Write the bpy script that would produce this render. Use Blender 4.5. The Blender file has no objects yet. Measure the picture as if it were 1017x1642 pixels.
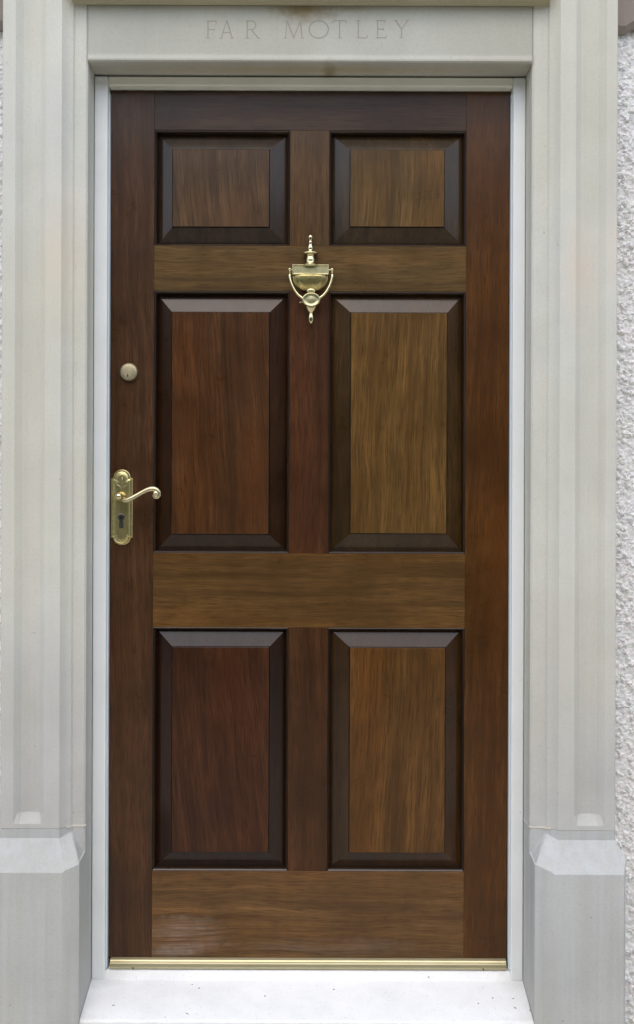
import bpy, bmesh, math, random
from mathutils import Vector, noise, Matrix
random.seed(7)
R = math.radians
C = bpy.context.scene.collection
sc = bpy.context.scene

# ------------------------------------------------------------------ camera
D = 2.42                 # metres from the lens to the face of the door
F = 700.0 * D            # focal length in photo pixels (photo 1017 x 1642)
ZC = 1.47                # height of the lens above the paving
cam = bpy.data.cameras.new("camera"); camo = bpy.data.objects.new("camera", cam); C.objects.link(camo)
cam.sensor_fit = 'VERTICAL'; cam.sensor_height = 36; cam.lens = 36 * F / 1642
cam.clip_start = 0.05; cam.clip_end = 500
camo.location = (0, -D, ZC); camo.rotation_euler = (R(90), R(-0.2), 0)
sc.camera = camo

# ------------------------------------------------------------------ sky, sun, exposure
SUN_EL = 53              # bright overcast: a broad soft sun high in front of the house
w = bpy.data.worlds.new("World"); sc.world = w; w.use_nodes = True
nt = w.node_tree; bg = nt.nodes['Background']
sky = nt.nodes.new('ShaderNodeTexSky'); sky.sky_type = 'NISHITA'; sky.sun_disc = False
sky.sun_elevation = R(SUN_EL); sky.air_density = 1.0; sky.dust_density = 1.8; sky.ozone_density = 1.0
nt.links.new(sky.outputs[0], bg.inputs[0]); bg.inputs[1].default_value = 0.11
sd = Vector((-0.12, -1, 0)).normalized() * math.cos(R(SUN_EL)) + Vector((0, 0, math.sin(R(SUN_EL))))
sky.sun_rotation = math.atan2(sd.x, sd.y)
sun = bpy.data.lights.new("sun", 'SUN'); sun.energy = 1.0; sun.angle = R(125); sun.color = (1, .965, .885)
suno = bpy.data.objects.new("sun", sun); C.objects.link(suno)
suno.rotation_euler = sd.to_track_quat('Z', 'Y').to_euler(); suno.location = (0, 6, 9)
sc.view_settings.view_transform = 'Standard'; sc.view_settings.look = 'None'
sc.view_settings.gamma = 1; sc.view_settings.use_curve_mapping = False
sc.view_settings.exposure = 1.27

# ------------------------------------------------------------------ helpers
def P(px, py, Y=0.0):
    """measured photo pixel -> world point in the plane y = Y"""
    k = (D + Y) / F
    return Vector(((px - 508.5) * k, Y, ZC - (py - 821) * k))
def X(px, Y=0.0): return (px - 508.5) * (D + Y) / F
def Z(py, Y=0.0): return ZC - (py - 821) * (D + Y) / F

def tag(o, label=None, cat=None, group=None, kind=None):
    if label: o['label'] = label
    if cat: o['category'] = cat
    if group: o['group'] = group
    if kind: o['kind'] = kind
    return o
def empty(name, loc, label, cat, group=None):
    o = bpy.data.objects.new(name, None); C.objects.link(o); o.location = loc
    o.empty_display_size = .05
    return tag(o, label, cat, group)
def obj(name, bm, m, parent=None, smooth=False, bevel=0, seg=2):
    me = bpy.data.meshes.new(name)
    bmesh.ops.recalc_face_normals(bm, faces=bm.faces[:])
    if parent is not None:
        root = parent; off = Vector((0, 0, 0))
        while root is not None: off += root.location; root = root.parent
        for v in bm.verts: v.co -= off
    bm.to_mesh(me); bm.free()
    if smooth:
        for p in me.polygons: p.use_smooth = True
    o = bpy.data.objects.new(name, me); C.objects.link(o)
    for mm in (m if isinstance(m, (list, tuple)) else [m]): me.materials.append(mm)
    if parent is not None: o.parent = parent
    if bevel:
        b = o.modifiers.new('bevel', 'BEVEL'); b.width = bevel; b.segments = seg
        b.limit_method = 'ANGLE'; b.angle_limit = R(25); b.harden_normals = False
    return o
def box(bm, x0, x1, y0, y1, z0, z1):
    vs = [bm.verts.new((x, y, z)) for z in (z0, z1) for y in (y0, y1) for x in (x0, x1)]
    for f in ((0,2,3,1),(4,5,7,6),(0,1,5,4),(2,6,7,3),(0,4,6,2),(1,3,7,5)): bm.faces.new([vs[i] for i in f])
def loft(bm, rings, close=False, cap=True):
    rv = [[bm.verts.new(p) for p in r] for r in rings]
    n = len(rings[0])
    for a, b in zip(rv, rv[1:]):
        for i in range(n if close else n - 1):
            j = (i + 1) % n
            bm.faces.new((a[i], a[j], b[j], b[i]))
    if cap:
        bm.faces.new(rv[0][::-1]); bm.faces.new(rv[-1])
    return rv
def lathe(bm, c, prof, n=28, sy=1.0, axis='Z'):
    """prof: list of (radius, offset along axis) round centre c; sy flattens the depth"""
    rings = []
    for r, h in prof:
        ring = []
        for i in range(n):
            a = 2 * math.pi * i / n
            if axis == 'Z': ring.append(Vector((c[0] + r*math.cos(a), c[1] + sy*r*math.sin(a), c[2] + h)))
            else:           ring.append(Vector((c[0] + r*math.cos(a), c[1] - h, c[2] + sy*r*math.sin(a))))
        rings.append(ring)
    loft(bm, rings, close=True)
def tube(bm, pts, rads, n=12, sy=1.0, caps=True):
    rings = []
    for i, p in enumerate(pts):
        t = (pts[min(i+1, len(pts)-1)] - pts[max(i-1, 0)]).normalized()
        u = t.cross(Vector((0, 1, 0)))
        if u.length < 1e-4: u = t.cross(Vector((0, 0, 1)))
        u.normalize(); v = u.cross(t).normalized()
        r = rads[i] if isinstance(rads, (list, tuple)) else rads
        rings.append([p + u*(r*math.cos(2*math.pi*k/n)) + v*(sy*r*math.sin(2*math.pi*k/n)) for k in range(n)])
    loft(bm, rings, close=True, cap=caps)
def ball(bm, c, r, sx=1, sy=1, sz=1, n=20):
    ret = bmesh.ops.create_uvsphere(bm, u_segments=n, v_segments=n//2, radius=r)
    for v in ret['verts']: v.co = Vector((v.co.x*sx + c[0], v.co.y*sy + c[1], v.co.z*sz + c[2]))

# ------------------------------------------------------------------ materials
class NT:
    def __init__(s, name):
        s.m = bpy.data.materials.new(name); s.m.use_nodes = True
        s.t = s.m.node_tree; s.b = s.t.nodes['Principled BSDF']
    def n(s, typ, **kw):
        o = s.t.nodes.new(typ)
        for k, v in kw.items():
            if k.startswith('i_'): o.inputs[k[2:].replace('_', ' ')].default_value = v
            else: setattr(o, k, v)
        return o
    def l(s, a, b): s.t.links.new(a, b)
    def coord(s, scale=(1,1,1), rot=(0,0,0), loc=(0,0,0)):
        g = s.n('ShaderNodeNewGeometry')
        mp = s.n('ShaderNodeMapping'); mp.inputs['Scale'].default_value = scale
        mp.inputs['Rotation'].default_value = rot; mp.inputs['Location'].default_value = loc
        s.l(g.outputs['Position'], mp.inputs['Vector']); return mp.outputs[0]
    def noise(s, vec, scale, detail=4, rough=.55, dist=0):
        o = s.n('ShaderNodeTexNoise'); s.l(vec, o.inputs['Vector'])
        o.inputs['Scale'].default_value = scale; o.inputs['Detail'].default_value = detail
        o.inputs['Roughness'].default_value = rough; o.inputs['Distortion'].default_value = dist
        return o.outputs[0]
    def ramp(s, fac, stops, interp='LINEAR'):
        o = s.n('ShaderNodeValToRGB'); s.l(fac, o.inputs[0]); cr = o.color_ramp; cr.interpolation = interp
        while len(cr.elements) < len(stops): cr.elements.new(.5)
        for e, (p, c) in zip(cr.elements, stops):
            e.position = p; e.color = (c, c, c, 1) if not isinstance(c, (tuple, list)) else (*c[:3], 1)
        return o.outputs[0]
    def mix(s, fac, a, b, mode='MIX'):
        o = s.n('ShaderNodeMix', data_type='RGBA', blend_type=mode)
        for sock, v in ((o.inputs[0], fac), (o.inputs[6], a), (o.inputs[7], b)):
            if isinstance(v, (int, float)): sock.default_value = v
            elif isinstance(v, (tuple, list)): sock.default_value = (*v[:3], 1)
            else: s.l(v, sock)
        return o.outputs[2]
    def math(s, op, a, b=0.0, c=0.0):
        o = s.n('ShaderNodeMath', operation=op)
        for i, v in enumerate((a, b, c)):
            if isinstance(v, (int, float)): o.inputs[i].default_value = v
            else: s.l(v, o.inputs[i])
        return o.outputs[0]
    def blob(s, c, rad, soft=.6):
        """1 inside an ellipsoid round world point c, fading to 0 at its rim, ragged"""
        v = s.coord(); vm = s.n('ShaderNodeVectorMath', operation='SUBTRACT'); s.l(v, vm.inputs[0]); vm.inputs[1].default_value = c
        vd = s.n('ShaderNodeVectorMath', operation='DIVIDE'); s.l(vm.outputs[0], vd.inputs[0]); vd.inputs[1].default_value = rad
        ln = s.n('ShaderNodeVectorMath', operation='LENGTH'); s.l(vd.outputs[0], ln.inputs[0])
        nz = s.noise(v, 45, 4, .6)
        d = s.math('ADD', ln.outputs[1], s.math('MULTIPLY', s.math('SUBTRACT', nz, .5), 1.1))
        return s.ramp(d, [(max(0, 1.0 - soft) * .9, 1), (1.0, 0)])
    def bump(s, h, strength, dist, prev=None):
        o = s.n('ShaderNodeBump'); s.l(h, o.inputs['Height'])
        o.inputs['Strength'].default_value = strength; o.inputs['Distance'].default_value = dist
        if prev is not None: s.l(prev, o.inputs['Normal'])
        s.l(o.outputs[0], s.b.inputs['Normal']); return o.outputs[0]
    def set(s, col=None, rough=None, metal=None, **kw):
        for k, v in (('Base Color', col), ('Roughness', rough), ('Metallic', metal)):
            if v is None: continue
            if isinstance(v, (int, float)): s.b.inputs[k].default_value = v
            elif isinstance(v, (tuple, list)): s.b.inputs[k].default_value = (*v[:3], 1)
            else: s.l(v, s.b.inputs[k])
        for k, v in kw.items(): s.b.inputs[k.replace('_', ' ')].default_value = v
        return s.m

def lin(r, g, b): return tuple(((c/255)/12.92 if c/255 <= .04045 else ((c/255+.055)/1.055)**2.4) for c in (r, g, b))

def wood(name, base, axis='Z', seed=0, var=1.0, streak=None, worn=None, slant=0.0, cath=None, coat=.15):
    """stained hardwood; base = mean linear colour, grain runs along axis"""
    t = NT(name)
    dark = tuple(c * .42 for c in base); light = (base[0]*1.38, base[1]*1.36, base[2]*1.25)
    red = (base[0]*1.25, base[1]*1.0, base[2]*.62)
    st = (1, 1, .038) if axis == 'Z' else (.038, 1, 1)
    rot = (0, slant, 0)
    v0 = t.coord((1,1,1), rot, (seed*1.7, seed*.9, seed*2.3))
    mp = t.n('ShaderNodeMapping'); mp.inputs['Scale'].default_value = st; t.l(v0, mp.inputs[0]); v = mp.outputs[0]
    # slow wander of the grain
    wob = t.noise(v0, 2.6, 2, .5)
    vm = t.n('ShaderNodeVectorMath', operation='MULTIPLY_ADD')
    cx = t.n('ShaderNodeCombineXYZ')
    for i in ((0,) if axis == 'Z' else (2,)): t.l(wob, cx.inputs[i])
    t.l(cx.outputs[0], vm.inputs[0]); vm.inputs[1].default_value = (.035, .035, .035); t.l(v, vm.inputs[2]); v = vm.outputs[0]
    bands = t.noise(v, 52, 4, .6)
    fine = t.noise(v, 260, 3, .7)
    pores = t.noise(v, 520, 2, .6)
    blot = t.noise(v0, 7, 4, .55)
    col = t.mix(t.ramp(bands, [(.30, 0), (.70, 1)]), dark, light)
    col = t.mix(t.math('MULTIPLY', t.ramp(t.noise(v, 11, 2, .5), [(.42, 0), (.68, 1)]), .55), col, red)
    col = t.mix(t.ramp(fine, [(.36, .45*var), (.56, 0)]), col, dark)
    col = t.mix(t.ramp(pores, [(.36, .6), (.50, 0)]), col, tuple(c*.35 for c in base))
    col = t.mix(t.ramp(blot, [(.32, .6), (.62, 0)]), col, tuple(c*.42 for c in base))
    if cath:   # cathedral figure: nested arches where the board was cut through the heart
        g = t.coord(); sub = t.n('ShaderNodeVectorMath', operation='SUBTRACT'); t.l(g, sub.inputs[0]); sub.inputs[1].default_value = cath[0]
        mpp = t.n('ShaderNodeMapping'); mpp.inputs['Scale'].default_value = (cath[1], 0, cath[2]); t.l(sub.outputs[0], mpp.inputs[0])
        wv = t.n('ShaderNodeTexWave', wave_type='RINGS', rings_direction='SPHERICAL'); t.l(mpp.outputs[0], wv.inputs[0])
        wv.inputs['Scale'].default_value = 1.0; wv.inputs['Distortion'].default_value = 3.0; wv.inputs['Detail'].default_value = 3; wv.inputs['Detail Scale'].default_value = 1.2
        msk = t.blob(cath[0], cath[3], .8)
        col = t.mix(t.math('MULTIPLY', t.math('MULTIPLY', wv.outputs[1], msk), .42), col, tuple(c*.42 for c in base))
        col = t.mix(t.math('MULTIPLY', msk, .25), col, (base[0]*1.7, base[1]*1.35, base[2]*1.0))
    rough = t.ramp(t.noise(v0, 14, 4, .6), [(.3, .26), (.7, .40)])
    if worn:
        for c, r, k in worn:
            ms = t.math('MULTIPLY', t.blob(c, r, .7), t.ramp(t.noise(v, 75, 5, .75), [(.42, .05), (.60, 1)]))
            col = t.mix(t.math('MULTIPLY', ms, k), col, lin(140, 124, 112))
            rough = t.math('ADD', rough, t.math('MULTIPLY', ms, .25))
    t.bump(fine, .10, .0008, t.bump(pores, .18, .0004))
    return t.set(col, rough, Specular_IOR_Level=.15, Coat_Weight=coat, Coat_Roughness=.14)

def stone(name, base, streaks=.0, stain_and_sun=None, low=None):
    t = NT(name); v = t.coord()
    col = t.mix(t.ramp(t.noise(v, 5, 5, .6), [(.3, 0), (.7, 1)]), tuple(c*.90 for c in base), tuple(min(.9, c*1.07) for c in base))
    col = t.mix(t.math('MULTIPLY', t.ramp(t.noise(v, 2.2, 3, .5), [(.42, 0), (.62, 1)]), .35), col, (base[0]*1.0, base[1]*.96, base[2]*.80))
    col = t.mix(t.ramp(t.noise(v, 260, 3, .7), [(.30, .28), (.5, 0)]), col, tuple(c*.6 for c in base))
    if streaks:
        vs = t.coord((1, 1, .035))
        s1 = t.ramp(t.noise(vs, 60, 4, .6), [(.36, 1), (.60, 0)])
        col = t.mix(t.math('MULTIPLY', s1, .22*streaks), col, tuple(c*.62 for c in base))
        s2 = t.ramp(t.noise(vs, 34, 4, .6), [(.46, 0), (.66, 1)])
        col = t.mix(t.math('MULTIPLY', s2, .35*streaks), col, (min(.9, base[0]*1.14), min(.9, base[1]*1.2), min(.9, base[2]*1.32)))
    if low:      # the foot of the shaft is tinted greyer
        sx = t.n('ShaderNodeSeparateXYZ'); t.l(v, sx.inputs[0])
        hgt = t.math('ADD', sx.outputs[2], t.math('MULTIPLY', t.noise(t.coord((1, 1, .3)), 9, 4, .6), .35))
        col = t.mix(t.ramp(hgt, [(.0, 1), (1.0, 0)]) if False else t.ramp(t.math('MULTIPLY', hgt, .5), [(.50, 1), (.80, 0)]), col, low, 'MULTIPLY')
    # small pits and specks
    vo = t.n('ShaderNodeTexVoronoi'); t.l(v, vo.inputs['Vector']); vo.inputs['Scale'].default_value = 34
    keep = t.n('ShaderNodeSeparateColor'); t.l(vo.outputs['Color'], keep.inputs[0])
    sp = t.math('MULTIPLY', t.ramp(vo.outputs['Distance'], [(.035, 1), (.075, 0)]), t.math('GREATER_THAN', keep.outputs[0], .80))
    col = t.mix(t.math('MULTIPLY', sp, .65), col, (base[0]*.30, base[1]*.28, base[2]*.25))
    for c, r, cc, k in (stain_and_sun or []):
        col = t.mix(t.math('MULTIPLY', t.blob(c, r, .85), k), col, cc)
    h = t.noise(v, 90, 6, .7)
    t.bump(h, .25, .0022)
    return t.set(col, .82, Specular_IOR_Level=.25)

def paint(name, base, rough=.4, spec=.4):
    t = NT(name); v = t.coord()
    col = t.mix(t.ramp(t.noise(v, 9, 4, .6), [(.3, 0), (.7, 1)]), tuple(c*.93 for c in base), base)
    vo = t.n('ShaderNodeTexVoronoi'); t.l(v, vo.inputs['Vector']); vo.inputs['Scale'].default_value = 30
    keep = t.n('ShaderNodeSeparateColor'); t.l(vo.outputs['Color'], keep.inputs[0])
    sp = t.math('MULTIPLY', t.ramp(vo.outputs['Distance'], [(.03, 1), (.06, 0)]), t.math('GREATER_THAN', keep.outputs[0], .82))
    col = t.mix(t.math('MULTIPLY', sp, .6), col, (.16, .15, .13))
    t.bump(t.noise(t.coord((1,1,.2)), 130, 3, .6), .15, .0008)
    return t.set(col, rough, Specular_IOR_Level=spec)

def brass(name, col=(.76, .66, .38), rough=.15, tarn=.5):
    t = NT(name); v = t.coord()
    n1 = t.noise(v, 70, 4, .6)
    c = t.mix(t.ramp(n1, [(.35, tarn), (.65, 0)]), col, tuple(x*k for x, k in zip(col, (.52, .55, .50))))
    t.bump(t.noise(v, 240, 3, .6), .12, .0006)
    return t.set(c, t.ramp(n1, [(.3, rough*1.5), (.7, rough)]), 1.0)

BRASS = brass('polished_brass'); BRASS_DULL = brass('dull_brass', (.60, .54, .31), .28, .7)
NICKEL = brass('worn_lock_metal', (.50, .43, .28), .42, .6)
t = NT('keyhole_black'); BLACK = t.set((.012, .011, .010), .5)
t = NT('lock_steel'); STEEL = t.set((.14, .135, .13), .35, 1.0)

# ------------------------------------------------------------------ main measures (depths: door face 0, outwards negative)
YF, YL, YJ, YC, YB = -.025, -.090, -.115, -.145, -.172
XL, XR = -.509, .4715            # the stone opening
CX = (XL + XR) / 2
DL, DR = -.4745, .4390           # door leaf
DT, DB = Z(147), Z(1536)
TOP = 3.15                       # where the surround is carried up to, under its hood

STONE = lin(204, 200, 186)
S_SHAFT = stone('pale_freestone', (.590, .585, .525), streaks=.22, low=(.86, .86, .90), stain_and_sun=[
    ((-.56, YJ, Z(430)), (.06, .2, .20), (.66, .56, .44), .5), ((.572, YJ, Z(450)), (.05, .2, .16), (.66, .55, .44), .5),  # warm blobs: sunlit patches on the upper jambs, painted into the stone colour
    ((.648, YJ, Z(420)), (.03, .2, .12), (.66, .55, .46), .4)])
S_BASE = stone('weathered_freestone', (.475, .48, .46), streaks=.7)
LB0 = ZC + .989
S_LINT = stone('lintel_freestone', (.46, .455, .40), streaks=.15, stain_and_sun=[
    ((X(485), YL, Z(14, YL)), (.090, .2, .036), (.24, .18, .08), .9),
    ((CX, -.052, LB0), (.60, .034, .006), (.40, .33, .18), .75),
    ((X(560), YL, Z(12, YL)), (.05, .2, .012), (.30, .25, .14), .5),
    ((X(525), YF, Z(118, YF)), (.02, .09, .02), (.25, .20, .10), .7)])
S_HOOD = stone('hood_freestone', (.42, .39, .27), streaks=.3)

# ------------------------------------------------------------------ ground
t = NT('paving'); v = t.coord()
br = t.n('ShaderNodeTexBrick'); t.l(v, br.inputs['Vector'])
br.inputs['Scale'].default_value = 1; br.inputs['Brick Width'].default_value = .6; br.inputs['Row Height'].default_value = .45
br.inputs['Mortar Size'].default_value = .008; br.inputs['Color1'].default_value = (.58, .54, .46, 1)
br.inputs['Color2'].default_value = (.64, .59, .50, 1); br.inputs['Mortar'].default_value = (.12, .11, .10, 1)
col = t.mix(t.ramp(t.noise(v, 6, 5, .6), [(.3, .4), (.7, 0)]), br.outputs[0], (.42, .39, .33))
t.bump(t.noise(v, 80, 5, .6), .3, .003); PAVE = t.set(col, .85)
bm = bmesh.new()
vs = [bm.verts.new(p) for p in ((-150, -150, 0), (150, -150, 0), (150, 150, 0), (-150, 150, 0))]; bm.faces.new(vs)
tag(obj('ground', bm, PAVE), kind='structure')

# ------------------------------------------------------------------ house wall
t = NT('pebbledash'); v = t.coord()
col = t.mix(t.ramp(t.noise(v, 120, 3, .6), [(.38, 0), (.62, 1)]), (.60, .59, .56), (.80, .79, .76))
vo = t.n('ShaderNodeTexVoronoi'); t.l(v, vo.inputs['Vector']); vo.inputs['Scale'].default_value = 105
col = t.mix(.25, col, vo.outputs['Color'], 'SOFT_LIGHT')
hs = t.n('ShaderNodeHueSaturation'); t.l(col, hs.inputs['Color']); hs.inputs['Saturation'].default_value = .35
col = t.mix(t.ramp(t.noise(v, 3.2, 4, .6), [(.4, 0), (.62, .35)]), hs.outputs[0], (.68, .65, .60))
t.bump(vo.outputs['Distance'], .5, .003); DASH = t.set(col, .8)
t = NT('house_render'); v = t.coord()
vo = t.n('ShaderNodeTexVoronoi'); t.l(v, vo.inputs['Vector']); vo.inputs['Scale'].default_value = 95
col = t.mix(t.ramp(vo.outputs['Distance'], [(.1, 0), (.7, 1)]), (.66, .65, .62), (.40, .39, .37))
t.bump(vo.outputs['Distance'], 1, -.006); RENDER = t.set(col, .85)

wall = empty('house_wall', (0, .2, 0), 'white pebbledashed house wall beside and behind the stone door surround', 'wall')
bm = bmesh.new()
YW = -.050
box(bm, -4.5, XL - .02, YW, .10, 0, 5.6); box(bm, XR + .02, 4.5, YW, .10, 0, 5.6)
box(bm, XL - .02, XR + .02, YW, .10, ZC + 1.4, 5.6); box(bm, -4.5, 4.5, .1, .9, 0, 5.6)
obj('wall_body', bm, RENDER, wall)
def dash(x0, x1, z0, z1, step=.0028):
    bm = bmesh.new(); nx = int((x1-x0)/step); nz = int((z1-z0)/step); grid = []
    for j in range(nz + 1):
        row = []
        for i in range(nx + 1):
            x = x0 + (x1-x0)*i/nx; z = z0 + (z1-z0)*j/nz
            wx = noise.noise((x*40, z*40, 1.3))*.25
            p = Vector((x*88 + wx, 0, z*78 - wx)) + Vector((.35*noise.noise((x*190, 0, z*190)), 0, .35*noise.noise((x*190, 5, z*190))))
            d, pts = noise.voronoi(p)
            f = d[1] - d[0]
            cell = noise.cell(pts[0]*7.3 + Vector((.37, .11, .53)))
            h = min(1, f*1.9)**.7 * (.55 + .45*cell) + .15*noise.noise((x*60, 2, z*60))
            if 0 < i < nx and 0 < j < nz: y = YW - .002 - .0095*h
            else: y = YW + .002
            row.append(bm.verts.new((x, y, z)))
        grid.append(row)
    for j in range(nz):
        for i in range(nx): bm.faces.new((grid[j][i], grid[j][i+1], grid[j+1][i+1], grid[j+1][i]))
    return bm
WZ = Z(53, YW)
obj('pebbledash_coat', dash(.60, .86, .02, WZ + .01), DASH, wall)
obj('pebbledash_coat', dash(-.80, -.64, .02, WZ + .01), DASH, wall)
# ragged sandstone course above the render
S_COURSE = stone('brown_sandstone', (.25, .215, .19), streaks=.5)
for x0, x1 in ((.60, 1.6), (-1.6, -.64)):
    bm = bmesh.new(); n = 160; rows = []
    for i in range(n + 1):
        x = x0 + (x1-x0)*i/n
        zz = WZ + .016*noise.noise((x*26, 3, 1)) + .009*noise.noise((x*90, 3, 1))
        y = YW - .030 + .006*noise.noise((x*14, 1, 7))
        rows.append([Vector((x, YW+.01, zz)), Vector((x, y + .010, zz)), Vector((x, y, zz + .014)), Vector((x, y + .004, zz + .10)), Vector((x, y, zz + .26)), Vector((x, YW+.01, zz + .27))])
    loft(bm, rows, close=True); obj('sandstone_course', bm, S_COURSE, wall)

# ------------------------------------------------------------------ stone surround
sur = empty('stone_door_surround', (CX, YL, 0), 'pale carved stone door surround with moulded jambs and an inscribed lintel', 'door surround')
def half(s):
    """coordinates of the right-hand jamb, mirrored for s = -1"""
    if s == 1: return lambda x: x
    return lambda x: 2*CX - x if x <= XR + .0045 else 2*X(496.9, YJ) - x - (.0045 if x > H1 + .004 else 0)
def dx(px, Y): return X(px, Y)          # measured on the right-hand jamb
A_x, B_x = dx(897, YJ), dx(878, YL)     # front arris and foot of the hollow chamfer
H0, H1 = dx(922, YJ), dx(971, YJ)       # sunk channel
E_x = dx(989, YJ)
def shaft_profile(depth):
    pts = [(XR, YF + .012, 'D'), (XR, YL + .004, 'C'), (XR + .004, YL, 'C2'), (B_x - .003, YL, 'B'), (B_x, YL - .006, 'B1')]
    for i in range(1, 5):                 # small hollow chamfer
        a = i / 5
        x = B_x + (A_x - B_x) * a; y = YL - .006 + (YJ - YL + .006) * (a ** 1.5 if False else 1 - (1 - a) ** 1.0)
        pts.append((x, y + .0025*math.sin(math.pi*a), 'h'))
    pts.append((A_x, YJ, 'A')); pts.append((H0 - .002, YJ, 'H'))
    for i in range(0, 11):
        a = i / 10; x = H0 + (H1 - H0) * a
        if a < .2: d = .70 * a / .2
        elif a > .8: d = .70 * (1 - a) / .2
        else: d = .70 + .30 * math.sin(math.pi * (a - .2) / .6)
        pts.append((x, YJ + .020 * d * depth, 'g'))
    pts += [(H1 + .002, YJ, 'G'), (E_x - .003, YJ, 'E'), (E_x, YJ + .003, 'E2'), (E_x, YW + .02, 'W')]
    return pts
JOINT = ZC - .6935
for s in (1, -1):
    off = half(s)
    rings = []
    for z, dep in ((JOINT + .0003, 0), (Z(1323, YJ), 0), (Z(1322, YJ), .04), (Z(1307, YJ), 1), (ZC - .2, 1), (ZC + .4, 1), (TOP, 1)):
        rings.append([Vector((off(x), y, z)) for x, y, _ in shaft_profile(dep)])
    bm = bmesh.new(); loft(bm, rings, close=True)
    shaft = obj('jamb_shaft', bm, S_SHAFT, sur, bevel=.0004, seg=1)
    # plinth: same section at the joint, broached out to a square block
    prof = shaft_profile(0)
    Cz, Bz, Az = ZC - .750, ZC - .706, ZC - .714
    up, lo, bot, top = [], [], [], []
    for x, y, k in prof:
        top.append(Vector((off(x), y, JOINT - .0003)))
        if k in 'DW': zu = ZC - .72 if k == 'W' else ZC - .745
        elif k in ('C', 'C2'): zu = Cz
        elif k in ('B', 'B1'): zu = Bz
        elif k == 'h': zu = Bz + (Az - Bz) * (B_x - x) / (B_x - A_x)
        else: zu = Az
        up.append(Vector((off(x), y, zu)))
        Ax2, Ex2 = dx(892, YB), dx(1012, YB)
        if k == 'D': q = (XR, YF + .012, ZC - .756)
        elif k == 'C': q = (XR, YC, ZC - .757)
        elif k == 'C2': q = (XR + .002, YC - .002, ZC - .757)
        elif k == 'W': q = (Ex2, YW + .02, ZC - .74)
        elif k == 'E2': q = (Ex2, YB + .03, ZC - .745)
        elif k == 'E': q = (Ex2 - .012, YB, ZC - .770)
        elif k in ('B', 'B1', 'h'):
            a = {'B': .05}.get(k, max(.08, min(.95, (x - B_x) / (A_x - B_x))))
            q = (XR + .002 + (Ax2 - XR - .002)*a, YC - .002 + (YB - YC + .002)*a - .002*math.sin(math.pi*a), ZC - .757 - .011*a)
        elif k == 'A': q = (Ax2, YB, ZC - .770)
        else:
            a = (x - A_x) / (E_x - A_x); q = (Ax2 + (Ex2 - .012 - Ax2)*a, YB, ZC - .770)
        lo.append(Vector((off(q[0]), q[1], q[2]))); bot.append(Vector((off(q[0]), q[1], 0)))
    bm = bmesh.new(); loft(bm, [bot, lo, up, top], close=True)
    obj('jamb_plinth', bm, S_BASE, sur, bevel=.0005, seg=1)
    # mortar line in the joint, seen on the reveal and the inner face
    bm = bmesh.new(); pr = [(XR - .0012, YF + .0), (XR - .0012, YL - .0010), (B_x - .004, YL - .0012), (B_x, YL - .0072), (B_x + .006, YL - .0135)]
    back = [(x + .006, y + .006) for x, y in pr]
    rg = []
    for (x, y), (xb, yb) in zip(pr, back):
        hh = .0016 + .0012*noise.noise((x*300, y*300, s))
        rg.append([Vector((off(x), y, JOINT - hh)), Vector((off(x), y, JOINT + hh)), Vector((off(xb), yb, JOINT + hh)), Vector((off(xb), yb, JOINT - hh))])
    loft(bm, rg, close=True)
    t = NT('mortar'); obj('mortar_joint', bm, t.set((.62, .58, .50), .9), sur)

# lintel
LB, LT = ZC + .991, Z(10, YL)
bm = bmesh.new()
prof = [(YF + .02, LB), (YL - .001, LB), (YL - .0045, LB + .003), (YL - .0045, LB + .007), (YL - .0005, LB + .016), (YL, LB + .020), (YL, LT), (YF + .02, LT)]
loft(bm, [[Vector((XL + .0008, y, z)) for y, z in prof], [Vector((XR - .0008, y, z)) for y, z in prof]], close=True)
lintel = obj('lintel', bm, S_LINT, sur)

# carved letters: real V-cut grooves with dirt lying in them
strokes = []   # (p, q, width) in photo pixels
def st(px, py, qx, qy, wd=2.0): strokes.append(((px, py), (qx, qy), wd))
def serif(x, y, r=3.0): st(x - r, y, x + r, y, 1.1)
def base(x): return 62 - 2.2 * (x - 330) / 320
def cap(x): return 34.5 - 2.2 * (x - 330) / 320
def L_F(x): b, c = base(x), cap(x); st(x, b, x, c); serif(x, b); st(x-2, c, x+13, c, 1.5); st(x+13, c, x+13.3, c+3.5, 1.2); st(x, (b+c)/2, x+10, (b+c)/2, 1.4); st(x+10, (b+c)/2-2, x+10, (b+c)/2+2, 1.1)
def L_A(x): b, c = base(x), cap(x); st(x, b, x+9, c-1, 1.4); st(x+9, c-1, x+18, b, 2.2); st(x+3.5, b-9, x+14.5, b-9, 1.3); serif(x, b, 2.5); serif(x+18, b, 3)
def arc(cx, cy, rx, ry, a0, a1, n=10, wd=1.9):
    pts = [(cx + rx*math.cos(R(a0+(a1-a0)*i/n)), cy - ry*math.sin(R(a0+(a1-a0)*i/n))) for i in range(n+1)]
    for a, c in zip(pts, pts[1:]): st(*a, *c, wd)
def L_R(x): b, c = base(x), cap(x); st(x, b, x, c); serif(x, b); st(x-2, c, x+7, c, 1.4); arc(x+7, c+6.8, 6.5, 6.8, 90, -90); st(x+7, c+13.6, x, c+13.6, 1.4); st(x+6, c+13.6, x+18, b, 2.2); serif(x+18.5, b, 2.2)
def L_M(x): b, c = base(x), cap(x); st(x, b, x+3, c, 1.4); st(x+3, c, x+13.5, b, 2.2); st(x+13.5, b, x+24, c, 1.4); st(x+24, c, x+27, b, 2.2); serif(x, b, 2.5); serif(x+27, b, 2.8)
def L_O(x): b, c = base(x), cap(x); arc(x+15.5, (b+c)/2, 15.5, 14, 0, 360, 28, 2.0)
def L_T(x): b, c = base(x), cap(x); st(x+10, b, x+10, c); serif(x+10, b); st(x, c, x+20, c, 1.5); st(x, c, x-.5, c+4, 1.2); st(x+20, c, x+20.5, c+4, 1.2)
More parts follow.
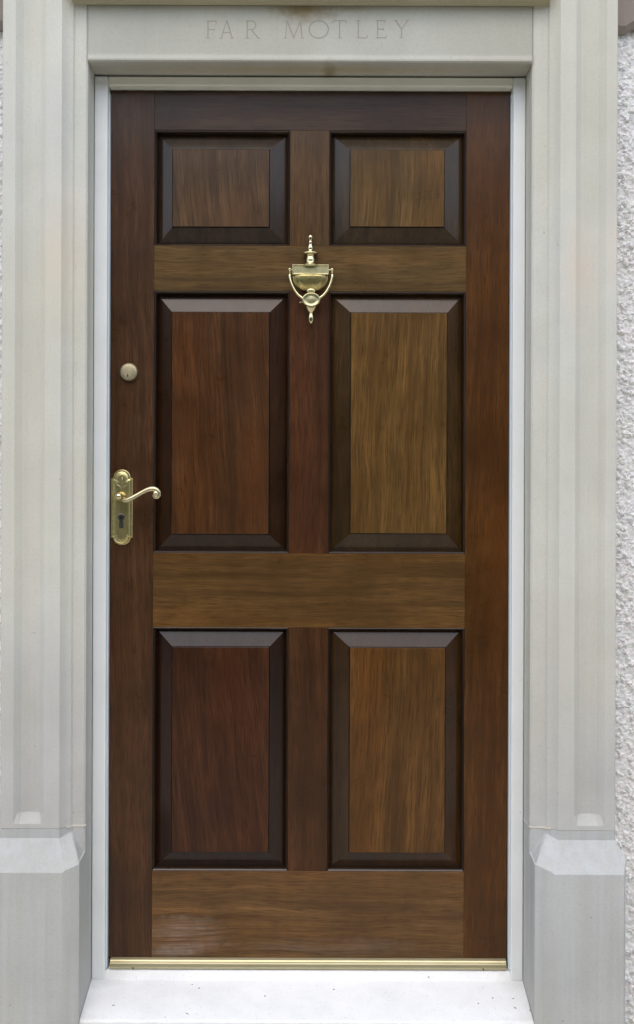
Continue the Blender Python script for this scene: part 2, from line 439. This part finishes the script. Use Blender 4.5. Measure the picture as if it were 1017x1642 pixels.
def L_L(x): b, c = base(x), cap(x); st(x, b, x, c); serif(x, c); st(x-2, b, x+14, b, 1.5); st(x+14, b, x+14.6, b-4.5, 1.2)
def L_E(x): b, c = base(x), cap(x); st(x, b, x, c); st(x-2, c, x+12, c, 1.5); st(x-2, b, x+14, b, 1.5); st(x, (b+c)/2, x+9.5, (b+c)/2, 1.4); st(x+12, c, x+12.3, c+3.5, 1.2); st(x+14, b, x+14.6, b-4, 1.2); st(x+9.5, (b+c)/2-2, x+9.5, (b+c)/2+2, 1.1)
def L_Y(x): b, c = base(x), cap(x); st(x, c, x+9.5, c+14, 2.2); st(x+19, c, x+9.5, c+14, 1.4); st(x+9.5, c+14, x+9.5, b); serif(x, c, 2.5); serif(x+19, c, 2.5); serif(x+9.5, b)
for fn, x in ((L_F, 331), (L_A, 352), (L_R, 394), (L_M, 455), (L_O, 493), (L_T, 532), (L_L, 572), (L_E, 603), (L_Y, 632)): fn(x)
def vcut(bm, p, q, wd, depth, yoff, closed, ext=.4):
    a, b = P(*p, YL), P(*q, YL); t_ = (b - a).normalized(); nrm = Vector((-t_.z, 0, t_.x))
    hw = wd * .5 * (D + YL) / F
    a = a - t_*hw*ext; b = b + t_*hw*ext
    F1 = Vector((0, yoff, 0)); dd = Vector((0, depth, 0))
    if closed:
        r = lambda c: [bm.verts.new(c - nrm*hw*1.25 + Vector((0, -.0006, 0))), bm.verts.new(c + nrm*hw*1.25 + Vector((0, -.0006, 0))), bm.verts.new(c + dd)]
        ra, rb = r(a), r(b)
        for i in range(3): j = (i+1) % 3; bm.faces.new((ra[i], ra[j], rb[j], rb[i]))
        bm.faces.new(ra[::-1]); bm.faces.new(rb)
    else:
        for sgn in (-1, 1):
            q0 = bm.verts.new(a + nrm*hw*sgn*.8 + F1); q1 = bm.verts.new(b + nrm*hw*sgn*.8 + F1)
            q2 = bm.verts.new(b + dd + F1*.0); q3 = bm.verts.new(a + dd)
            bm.faces.new((q0, q1, q2, q3))
t = NT('letter_dirt'); DIRT = t.set((.33, .305, .25), .9)
bm = bmesh.new()
for p, q, wd in strokes:
    a, b = P(*p, YL), P(*q, YL); t_ = (b - a).normalized(); n_ = Vector((-t_.z, 0, t_.x)); hw = wd*.5*(D+YL)/F*.92
    c4 = [a - t_*hw*.5 - n_*hw, b + t_*hw*.5 - n_*hw, b + t_*hw*.5 + n_*hw, a - t_*hw*.5 + n_*hw]
    jit = random.uniform(0, .00012)
    # shallow worn groove bed, each stroke a thin wedge let 1.5 mm into the face
    outer = [bm.verts.new(v + Vector((0, -.0003 - jit, 0))) for v in c4]
    inner = [bm.verts.new(v + Vector((0, .0015, 0))) for v in c4]
    bm.faces.new(outer)
    for i in range(4): bm.faces.new((outer[i], outer[(i+1) % 4], inner[(i+1) % 4], inner[i]))
letters = obj('carved_lettering', bm, DIRT, lintel)
letters['label'] = 'incised capital letters FAR MOTLEY'

# hood course above the lintel
bm = bmesh.new()
prof = [(YF, LT + .0015), (YL - .002, LT + .0015), (YL - .006, LT + .006), (YL - .034, LT + .006), (YL - .034, LT + .05), (YL - .050, LT + .09), (YL - .050, LT + .30), (YF, LT + .30)]
loft(bm, [[Vector((CX - (B_x - CX) + .001, y, z)) for y, z in prof], [Vector((B_x - .001, y, z)) for y, z in prof]], close=True)
obj('hood_moulding', bm, S_HOOD, sur, bevel=.002)
bm = bmesh.new(); box(bm, CX - (E_x - CX) - .08, E_x + .08, -.24, YW + .01, TOP, TOP + .14)
obj('cornice', bm, S_HOOD, sur, bevel=.01, seg=3)

# ------------------------------------------------------------------ sill
t = NT('white_sill_paint'); v = t.coord()
col = t.mix(t.ramp(t.noise(v, 14, 5, .65), [(.35, 0), (.7, 1)]), (.78, .79, .78), (.86, .865, .86))
col = t.mix(t.ramp(t.noise(v, 220, 3, .6), [(.28, .5), (.40, 0)]), col, (.5, .5, .5))
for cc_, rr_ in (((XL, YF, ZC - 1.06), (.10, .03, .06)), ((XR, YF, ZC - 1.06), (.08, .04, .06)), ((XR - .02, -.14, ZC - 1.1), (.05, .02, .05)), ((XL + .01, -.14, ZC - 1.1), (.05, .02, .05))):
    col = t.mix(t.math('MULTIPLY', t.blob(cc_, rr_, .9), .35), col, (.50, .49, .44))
t.bump(t.noise(v, 60, 5, .6), .3, .0015); SILLM = t.set(col, .55)
t = NT('sill_chips'); CHIP = t.set((.20, .20, .22), .8)
bm = bmesh.new(); ZS = Z(1573, YF); n = 60
YS = -.142
zb, zfz = Z(1556, -.012), Z(1637, YS)
rows = []
for i in range(n + 1):
    x = XL + .001 + (XR - XL - .002) * i / n
    e = .0016*noise.noise((x*30, 4, 2)) + .0008*noise.noise((x*120, 4, 2))
    rows.append([Vector((x, .02, 0)), Vector((x, .02, zb + .002)), Vector((x, -.010, zb)), Vector((x, YF, ZS)), Vector((x, YS - .000 + e, zfz + .0015)), Vector((x, YS - .004 + e, zfz - .003)), Vector((x, YS - .005 + e, zfz - .12)), Vector((x, YS - .005, 0))])
loft(bm, rows, close=True)
sill = obj('door_sill', bm, SILLM)
tag(sill, 'white painted sloping stone sill under the front door', 'sill')
def sill_z(y):
    return ZS + (zfz - ZS) * (YF - y) / (YF - YS) if y < YF else ZS + (zb - ZS) * (YF - y) / (YF + .01)
def on_sill(px, py):
    y = -.08
    for _ in range(20):
        p = P(px, py, y); y = max(-.139, min(-.015, y - (sill_z(y) - p.z) * -2.0 * .3)) if False else y
        # solve along the ray
        lo_, hi_ = -.140, -.012
    f = lambda yy: P(px, py, yy).z - sill_z(yy)
    a, b = -.140, -.012
    for _ in range(40):
        m_ = (a + b)/2
        if f(a) * f(m_) <= 0: b = m_
        else: a = m_
    p = P(px, py, (a+b)/2); p.z = sill_z(p.y); return p
t = NT('dead_leaf'); LEAF = t.set((.07, .055, .04), .8)
bits = [(322, 1586, 3, 0), (428, 1598, 4, 60), (303, 1627, 9, -30), (185, 1614, 7, 10), (538, 1587, 3, 0), (690, 1567, 3, 0), (793, 1600, 3, 0), (770, 1609, 3, 0), (829, 1616, 8, -55), (853, 1620, 5, 70), (268, 1633, 3, 40), (311, 1580, 2, 0), (826, 1601, 3, 20)]
for px, py, ln, an in bits:
    c = on_sill(px, py); L = ln*.0014*.5; wd = .0009
    bm = bmesh.new(); pts = []
    for i in range(6):
        u = (i/5 - .5)*2; pts.append(Vector((c.x + L*u*math.cos(R(an)), c.y + L*u*math.sin(R(an)), sill_z(c.y + L*u*math.sin(R(an))) + .0010 + .0006*math.cos(u*3))))
    tube(bm, pts, [wd*k for k in (.3, .8, 1, 1, .7, .25)], n=6, sy=.7)
    if ln >= 7:
        lab = {303: 'dark curled twig lying on the white sill near its front edge', 185: 'pale curved twig on the left end of the white sill', 829: 'slanting dark twig at the right end of the white sill'}[px]
        tag(obj('twig', bm, LEAF), lab, 'twig', 'bits of garden debris on the white sill')
    else:
        tag(obj('dirt_crumb', bm, LEAF), 'tiny dark crumb of dirt on the white sill', 'dirt', 'dirt crumbs on the white sill')

# ------------------------------------------------------------------ door frame
WHITE = paint('white_frame_paint', (.80, .815, .80), .35)
CREAM = paint('cream_frame_paint', (.80, .80, .68), .4)
frame = empty('door_frame', (CX, 0, ZS), 'narrow white painted timber frame around the brown front door', 'door frame')
FT = ZC + .987
for x0, x1, inner in ((XL + .001, DL - .003, 1), (DR + .003, XR - .001, -1)):
    bm = bmesh.new(); box(bm, x0, x1, YF, .07, ZS + .001, FT)
    obj('frame_post', bm, WHITE, frame, bevel=.003)
    bm = bmesh.new()                                  # rebate bead just inside the post, tinted pale blue to imitate lens fringing
    xi = x1 if inner == 1 else x0
    a, b = sorted((xi, xi + inner * .0025)); box(bm, a, b, -.012, .05, zb + .004, FT - .033)
    obj('draught_seal', bm, paint('fringe_blue_seal', (.66, .74, .77), .5), frame)
bm = bmesh.new(); box(bm, DL - .003, DR + .003, YF + .001, .07, DT + .003, FT)
obj('frame_head', bm, CREAM, frame, bevel=.003)

# threshold
thr = empty('threshold_strip', (CX, 0, zb), 'gold coloured metal threshold strip under the bottom of the brown door', 'threshold')
t = NT('gold_anodised'); v = t.coord((.3, 1, 1))
col = t.mix(t.ramp(t.noise(v, 25, 3, .6), [(.3, 0), (.7, 1)]), (.44, .39, .23), (.52, .47, .30)); GOLD = t.set(col, .38, .75)
bm = bmesh.new(); zt = Z(1538, -.004); zq = Z(1556, -.012)
prof = [(.03, zq + .001), (-.010, zq + .001), (-.0135, zq + .003), (-.0145, zq + .008), (-.0135, zq + .014), (-.0105, zq + .0165), (-.0105, zq + .0185), (-.0085, zt - .001), (-.002, zt + .0018), (.03, zt + .0018)]
loft(bm, [[Vector((DL + .006, y, z)) for y, z in prof], [Vector((DR - .004, y, z)) for y, z in prof]], close=True)
obj('metal_bar', bm, GOLD, thr)
for px in (215/2.825 + 140, 500 + 743/2.676):
    bm = bmesh.new(); c = P(px, 1553.5, -.0146); lathe(bm, c, [(.0019, 0), (.0016, .0008), (.0003, .001)], 12, axis='Y')
    obj('screw', bm, BLACK, thr)

# ------------------------------------------------------------------ the door
door = empty('front_door', ((DL+DR)/2, 0, DB), 'dark brown varnished six panel wooden front door with brass fittings', 'door')
PX0, PX1, PX2, PX3 = X(246), X(463.5), X(526.5), X(746)
rows_z = [DT, Z(209), Z(394.5), Z(467), Z(887.5), Z(1006.5), Z(1397), DB + .001]
g = .0001
c_of = lambda r, g_, b, k=.62: tuple(c*k for c in lin(r, g_, b))
def part_box(name, x0, x1, z0, z1, m):
    bm = bmesh.new(); box(bm, x0, x1, 0, .045, z0, z1); return obj(name, bm, m, door, bevel=.0004, seg=1)
part_box('stile', DL, PX0 - g, DB, DT, wood('stile_wood_a', c_of(98, 68, 46), 'Z', 3, slant=.03))
part_box('stile', PX3 + g, DR, DB, DT, wood('stile_wood_b', c_of(110, 72, 36), 'Z', 11, slant=-.03,
         cath=((X(800), 0, Z(900)), 60, 9, (.05, .2, .22))))
RM = [wood('rail_wood_a', c_of(88, 64, 48), 'X', 5), wood('rail_wood_b', c_of(124, 96, 58), 'X', 8),
      wood('rail_wood_c', c_of(128, 94, 54), 'X', 14),
      wood('rail_wood_d', c_of(136, 100, 62), 'X', 21, worn=[((X(300), 0, Z(1500)), (.11, .2, .055), .75), ((X(275), 0, Z(1532)), (.10, .2, .02), .6), ((X(520), 0, Z(1520)), (.25, .2, .03), .25)])]
for i, (a, b) in enumerate(((0, 1), (2, 3), (4, 5), (6, 7))):
    part_box('rail', PX0, PX3, rows_z[b], rows_z[a], RM[i])
MM = [wood('mullion_wood_a', c_of(112, 84, 54), 'Z', 31), wood('mullion_wood_b', c_of(98, 62, 40), 'Z', 35), wood('mullion_wood_c', c_of(94, 62, 38), 'Z', 39)]
for i, (a, b) in enumerate(((1, 2), (3, 4), (5, 6))):
    part_box('mullion', PX1 + g, PX2 - g, rows_z[b] + g, rows_z[a] - g, MM[i])
pc = {(0,0): (112, 86, 62), (0,1): (128, 98, 58), (1,0): (104, 68, 40), (1,1): (132, 98, 54), (2,0): (92, 56, 35), (2,1): (124, 86, 45)}
fields = {(0,0): (275, 430, 240, 364), (0,1): (560, 711, 240, 363), (1,0): (275, 431, 501, 857), (1,1): (562, 716, 501, 855), (2,0): (277, 432.5, 1038, 1367), (2,1): (562, 715, 1038, 1367)}
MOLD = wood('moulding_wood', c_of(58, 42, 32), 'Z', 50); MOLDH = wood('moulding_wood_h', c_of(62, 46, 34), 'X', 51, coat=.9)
YR, YFD = .0180, .0010
for i, (a, b) in enumerate(((1, 2), (3, 4), (5, 6))):
    for j, (x0, x1) in enumerate(((PX0, PX1), (PX2, PX3))):
        zt_, zb_ = rows_z[a], rows_z[b]
        # sticking: moulded edge running round the opening, mitred
        secs = [(0, .0010), (.0012, .0002), (.0034, .0022), (.0050, .0046), (.0057, .0080), (.0061, .0120), (.0064, YR + .001), (.0064, .035), (0, .035)]
        ringx = []
        for (cx_, cz_, sx_, sz_) in ((x0, zb_, 1, 1), (x1, zb_, -1, 1), (x1, zt_, -1, -1), (x0, zt_, 1, -1)):
            ringx.append([Vector((cx_ + sx_*w_, y_, cz_ + sz_*w_)) for w_, y_ in secs])
        bm = bmesh.new()
        rv = [[bm.verts.new(p) for p in r] for r in ringx]
        for k in range(4):
            A_, B_ = rv[k], rv[(k+1) % 4]
            for q in range(len(secs)):
                q2 = (q+1) % len(secs); f = bm.faces.new((A_[q], A_[q2], B_[q2], B_[q])); f.material_index = 1 if k in (0, 2) else 0
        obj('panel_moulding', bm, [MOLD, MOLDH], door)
        # raised and fielded panel
        fx0, fx1, fy0, fy1 = fields[(i, j)]
        FX0, FX1, FZ1, FZ0 = X(fx0, YFD), X(fx1, YFD), Z(fy0, YFD), Z(fy1, YFD)
        o = .0058
        def ring(xa, xb, za, zb2, y): return [Vector((xa, y, za)), Vector((xb, y, za)), Vector((xb, y, zb2)), Vector((xa, y, zb2))]
        e = .0013
        rs = [ring(x0+o, x1-o, zb_+o, zt_-o, .034), ring(x0+o, x1-o, zb_+o, zt_-o, YR),
              ring(FX0 - e, FX1 + e, FZ0 - e, FZ1 + e, YFD + .0034), ring(FX0 - e*.55, FX1 + e*.55, FZ0 - e*.55, FZ1 + e*.55, YFD + .0062), ring(FX0 - e*.15, FX1 + e*.15, FZ0 - e*.15, FZ1 + e*.15, YFD + .0050), ring(FX0, FX1, FZ0, FZ1, YFD + .0004),
              ring(FX0 + .0006, FX1 - .0006, FZ0 + .0006, FZ1 - .0006, YFD)]
        bm = bmesh.new(); rv = loft(bm, rs, close=True)
        cth = {(1,0): ((X(405), YFD, Z(760)), 75, 16, (.05, .2, .20)), (0,0): ((X(375), YFD, Z(350)), 70, 16, (.05, .2, .09))}.get((i, j))
        base_c = c_of(*pc[(i, j)])
        m1 = wood(f'panel_wood_{i}{j}', base_c, 'Z', 60 + i*7 + j*3, slant=(.05, -.04, .06, -.03, .08, -.05)[i*2+j], cath=cth, var=1.2)
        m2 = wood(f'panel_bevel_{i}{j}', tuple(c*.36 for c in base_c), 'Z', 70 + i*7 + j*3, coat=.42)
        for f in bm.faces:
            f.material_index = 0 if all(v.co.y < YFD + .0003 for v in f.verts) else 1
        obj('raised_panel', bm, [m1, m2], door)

# --- knocker (brass urn with a swinging stirrup)
kn = bpy.data.objects.new('door_knocker', None); C.objects.link(kn); kn.parent = door
kc = P(497, 432, 0); kn.location = kc - door.location; kn.empty_display_size = .02
k = D / F     # metres per photo pixel at the door
def zz(py): return Z(py, -.012) - 0
def kp(px, py, Y): return P(px, py, Y)
bm = bmesh.new(); c0 = P(496.5, 432, -.012)
prof_top = [(.2, 376.2), (2.2, 377), (3.5, 379.5), (3.5, 382), (2.4, 385), (1.7, 386.5), (2.6, 387.5), (3.0, 389), (2.4, 391), (2.0, 392), (3.4, 394), (4.1, 397), (4.0, 400), (3.4, 402),
            (5.5, 402.6), (11.5, 405.0), (13.2, 406.2), (12.6, 407.6), (7.5, 408.2), (6.0, 409.5), (5.6, 412), (6.8, 414.5), (7.2, 418), (6.6, 421), (7.5, 423.0), (11, 424.5), (13, 426)]
lathe(bm, (c0.x, -.012, 0), [(r*k, zz(y)) for r, y in reversed(prof_top)], 32, sy=.85)
obj('urn_finial', bm, BRASS, kn, smooth=True)
bm = bmesh.new()
x0, x1, z1, z0 = X(467.3, -.015), X(526.5, -.015), Z(424, -.015), Z(441, -.015)
rs = []
for ins, y in ((0, -.001), (0, -.0155), (.0008, -.0170), (.0022, -.0170), (.0034, -.0150), (.0045, -.0148)):
    rs.append([Vector((x0+ins, y, z0+ins)), Vector((x1-ins, y, z0+ins)), Vector((x1-ins, y, z1-ins)), Vector((x0+ins, y, z1-ins))])
loft(bm, rs, close=True)
obj('name_block', bm, BRASS_DULL, kn, bevel=.0004, seg=1)
# fluted bowl
bm = bmesh.new(); rings = []
for i in range(15):
    a = i/14; py = 441.2 + 24.5*a; r = 27.0*math.sqrt(max(.0, 1 - (a*.96)**2.0)) + 2.0*a
    ring = []
    for q in range(120):
        th = 2*math.pi*q/120; fl = 1 + .05*abs(math.cos(6*th))
        ring.append(Vector((c0.x + r*k*fl*math.cos(th), -.006 + .34*r*k*fl*math.sin(th), Z(py, -.012))))
    rings.append(ring)
loft(bm, rings, close=True); obj('fluted_bowl', bm, brass('bowl_brass', (.70, .56, .24), .24, .7), kn, smooth=True)
# collar, foot
bm = bmesh.new()
cc = (X(497.6, -.012), -.012, 0)
lathe(bm, cc, [(r*k, zz(y)) for r, y in reversed([(5.5, 463), (7.6, 464.5), (8.0, 467), (7.4, 469.4), (6.0, 470.6), (6.0, 474)])], 28, sy=.8)
obj('collar', bm, BRASS, kn, smooth=True)
bm = bmesh.new()
lathe(bm, (X(497.8, -.014), -.014, 0), [(r*k, zz(y)) for r, y in reversed([(6, 486), (9.0, 490), (8.6, 494), (7.0, 498), (4.5, 501), (2.6, 502.5), (2.8, 504), (3.9, 507), (4.2, 511), (3.9, 515), (2.5, 518.5), (.2, 519.8)])], 28, sy=.9)
obj('drop_finial', bm, BRASS, kn, smooth=True)
# medallion
bm = bmesh.new()
mc = P(498, 480.5, -.024); rs = []
for sc_, h in ((1, 0), (1.0, .004), (.93, .0056), (.84, .0056), (.76, .0046), (.45, .0052), (.02, .0056)):
    rs.append([Vector((mc.x + 14.6*k*sc_*math.cos(2*math.pi*q/40), mc.y + .003 - h, mc.z + 11.2*k*sc_*math.sin(2*math.pi*q/40) + .12*14.6*k*sc_*math.cos(2*math.pi*q/40)*0)) for q in range(40)])
loft(bm, rs, close=True)
med = obj('medallion', bm, BRASS_DULL, kn, smooth=True)
# stirrup
for s in (-1, 1):
    bm = bmesh.new(); pts = []
    if s < 0: key = [(463.3, 437), (463.4, 444), (464.6, 451), (467.5, 459), (472, 467), (477.5, 473.5), (484, 478.5), (488, 481)]
    else:     key = [(531.8, 437), (531.6, 444), (530.2, 451), (527.4, 459), (523, 467), (517.5, 473.5), (511, 478.5), (507, 481)]
    for q in range(len(key)): pts.append(P(*key[q], -.018 - .004*q/7))
    tube(bm, pts, [.0024, .0024, .0026, .0027, .0027, .0028, .0033, .0038], n=14, sy=.75)
    obj('stirrup_arm', bm, BRASS, kn, smooth=True)
    bm = bmesh.new(); px = 463.4 if s < 0 else 531.4
    b0 = P(px, 432.3, -.018); ball(bm, b0, .0037, 1, 1, 1); tube(bm, [b0, P(px, 438, -.018)], [.0018, .0026], n=10)
    tube(bm, [b0, Vector((c0.x + s*.038, -.010, b0.z))], [.0018, .0022], n=10)
    obj('pivot', bm, BRASS, kn, smooth=True)
bm = bmesh.new(); b0 = P(480.5, 485, -.012); tube(bm, [b0, P(486, 484.5, -.018)], [.0014, .0016], 8); ball(bm, b0, .0022)
obj('stop_pin', bm, BRASS_DULL, kn, smooth=True)

# --- lever handle on its long plate
lh = bpy.data.objects.new('lever_handle', None); C.objects.link(lh); lh.parent = door; lh.location = P(196, 815, 0) - door.location; lh.empty_display_size = .02
def plate_ring(ins, y):
    cx_ = 195.8; out = []; hw = 17.4 - ins; sh = 14.0 - ins*.9
    top_s, bot_s = 768.6 + ins*.6, 863 - ins*.6
    pts = []
    for q in range(13):
        a = math.pi*q/12; pts.append((cx_ + sh*math.cos(a), top_s - 1.5 - (13.2 - ins*.5)*math.sin(a)))
    pts += [(cx_ - hw, top_s), (cx_ - hw, (top_s+bot_s)/2), (cx_ - hw, bot_s)]
    for q in range(13):
        a = math.pi + math.pi*q/12; pts.append((cx_ + sh*math.cos(a), bot_s + 1.0 - (11.2 - ins*.5)*math.sin(a)))
    pts += [(cx_ + hw, bot_s), (cx_ + hw, (top_s+bot_s)/2), (cx_ + hw, top_s)]
    return [P(a, b, 0) + Vector((0, y, 0)) for a, b in pts]
bm = bmesh.new()
loft(bm, [plate_ring(0, 0), plate_ring(.2, -.0022), plate_ring(1.2, -.0034), plate_ring(2.4, -.0034), plate_ring(3.2, -.0024), plate_ring(4.4, -.0030), plate_ring(6.0, -.0046), plate_ring(8, -.0052)], close=True)
obj('backplate', bm, brass('plate_brass', (.66, .55, .26), .27, .6), lh, smooth=False)
bm = bmesh.new(); rc = P(196.0, 797.5, 0)
lathe(bm, (rc.x, -.005, rc.z), [(.0108, 0), (.0108, .003), (.0092, .006), (.0074, .009), (.0070, .022), (.0080, .030), (.0086, .036), (.0070, .042), (.003, .0445), (.0004, .045)], 28, axis='Y')
obj('spindle_boss', bm, BRASS, lh, smooth=True)
bm = bmesh.new()
key = [(197, 801.5), (201, 803.5), (206, 802.5), (213, 799.0), (221, 794.6), (229, 790.0), (236, 786.6), (242, 785.0), (247, 785.0), (251.5, 787.0), (254.5, 790.5), (255, 795.0), (252.5, 798.3), (248.8, 798.2), (247.0, 795.5), (248.2, 793.2), (250.2, 793.4)]
yy = [-.040, -.046, -.049, -.049, -.048, -.047, -.047, -.047, -.047, -.047, -.047, -.047, -.047, -.047, -.047, -.048, -.049]
tube(bm, [P(a, b, y) for (a, b), y in zip(key, yy)], [.0062, .0054, .0050, .0047, .0046, .0047, .0051, .0057, .0060, .0058, .0054, .0050, .0046, .0042, .0038, .0034, .002], n=16, sy=.75)
ball(bm, P(249.8, 792.5, -.049), .0062, 1, .7, 1)
obj('lever', bm, brass('lever_brass', (.74, .64, .40), .26, .35), lh, smooth=True)
bm = bmesh.new(); c = P(194.8, 830.5, -.0052)
lathe(bm, (c.x, -.0048, c.z), [(.0078, 0), (.0078, .0012), (.0066, .0016), (.0004, .0016)], 24, axis='Y')
tube(bm, [P(194.8, 832, -.0055), P(194.8, 848, -.0055)], [.0046, .0050], n=14, sy=.22)
kh = obj('lock_cylinder', bm, STEEL, lh)
bm = bmesh.new(); lathe(bm, (c.x + .001, -.0063, c.z), [(.0052, 0), (.0050, .0004), (.0002, .0004)], 20, axis='Y')
box(bm, c.x - .0009, c.x + .0009, -.0067, -.006, c.z - .012, c.z)
obj('keyhole', bm, BLACK, kh)
for px, py, r in ((188.2, 855, .0022), (201.3, 855, .0022)):
    bm = bmesh.new(); c = P(px, py, -.0048); lathe(bm, (c.x, -.0040, c.z), [(r, 0), (r, .0009), (r*.6, .0012), (.0002, .0006)], 14, axis='Y')
    obj('screw', bm, brass('screw_brass', (.30, .27, .16), .4, .8), lh)
t = NT('tarnish'); TARN = t.set((.20, .24, .16), .5, .6)
bm = bmesh.new()      # pressed scroll ornament in the head of the plate
for s in (-1, 1):
    pts = [P(195.8 + s*a, b, -.0052) for a, b in ((1.5, 786), (3.5, 781), (7, 779.5), (9, 776.5), (8, 773.5), (5.4, 774), (5.6, 776.6))]
    tube(bm, pts, [.0008, .0011, .0012, .0012, .0011, .0010, .0007], 8, sy=.8)
tube(bm, [P(195.8, b, -.0052) for b in (788, 780, 771, 764)], [.0006, .0016, .0014, .0005], 8, sy=.7)
obj('scroll_ornament', bm, BRASS_DULL, lh, smooth=True)

# --- round deadlock
dl = bpy.data.objects.new('deadlock', None); C.objects.link(dl); dl.parent = door; dc = P(206.7, 598, 0); dl.location = dc - door.location; dl.empty_display_size = .02
bm = bmesh.new(); lathe(bm, dc, [(.0206, 0), (.0206, .005), (.0196, .009), (.0165, .0115), (.0120, .0124), (.0004, .0124)], 40, axis='Y')
obj('lock_rose', bm, NICKEL, dl, smooth=True)
bm = bmesh.new(); lathe(bm, (dc.x - .001, -.0122, dc.z - .0055), [(.0075, 0), (.0075, .0007), (.0002, .0007)], 26, axis='Y')
cy = obj('lock_cylinder', bm, NICKEL, dl)
bm = bmesh.new(); box(bm, dc.x - .0022, dc.x - .0004, -.0132, -.0125, dc.z - .0125, dc.z - .0055); box(bm, dc.x - .0030, dc.x + .0006, -.0132, -.0125, dc.z - .0100, dc.z - .0080)
obj('keyhole', bm, BLACK, cy)

# ------------------------------------------------------------------ garden side (unseen, added and raised to darken what varnish and brass reflect)
t = NT('added_hedge_leaves'); v = t.coord()
col = t.mix(t.ramp(t.noise(v, 18, 5, .7), [(.3, 0), (.7, 1)]), (.02, .035, .012), (.07, .11, .035)); t.bump(t.noise(v, 30, 5, .7), 1, .05); ADDED_HEDGE = t.set(col, .7)
bm = bmesh.new(); rings = []
for i in range(61):
    x = -15 + 30*i/60; r = []
    for q, (y, z) in enumerate(((-7.0, 0), (-6.9, .8), (-6.95, 2.4), (-7.1, 4.3), (-7.6, 4.9), (-8.2, 4.8), (-8.4, 1.4), (-8.4, 0))):
        r.append(Vector((x, y + .25*noise.noise((x*.9, q, 3)), max(0, z + (.35*noise.noise((x*.7, q, 8)) if z > 0 else 0)))))
    rings.append(r)
loft(bm, rings, close=True)
tag(obj('added_hedge', bm, ADDED_HEDGE, smooth=True), 'unseen dark green leafy screen added opposite the front door for its reflections', 'added_hedge')
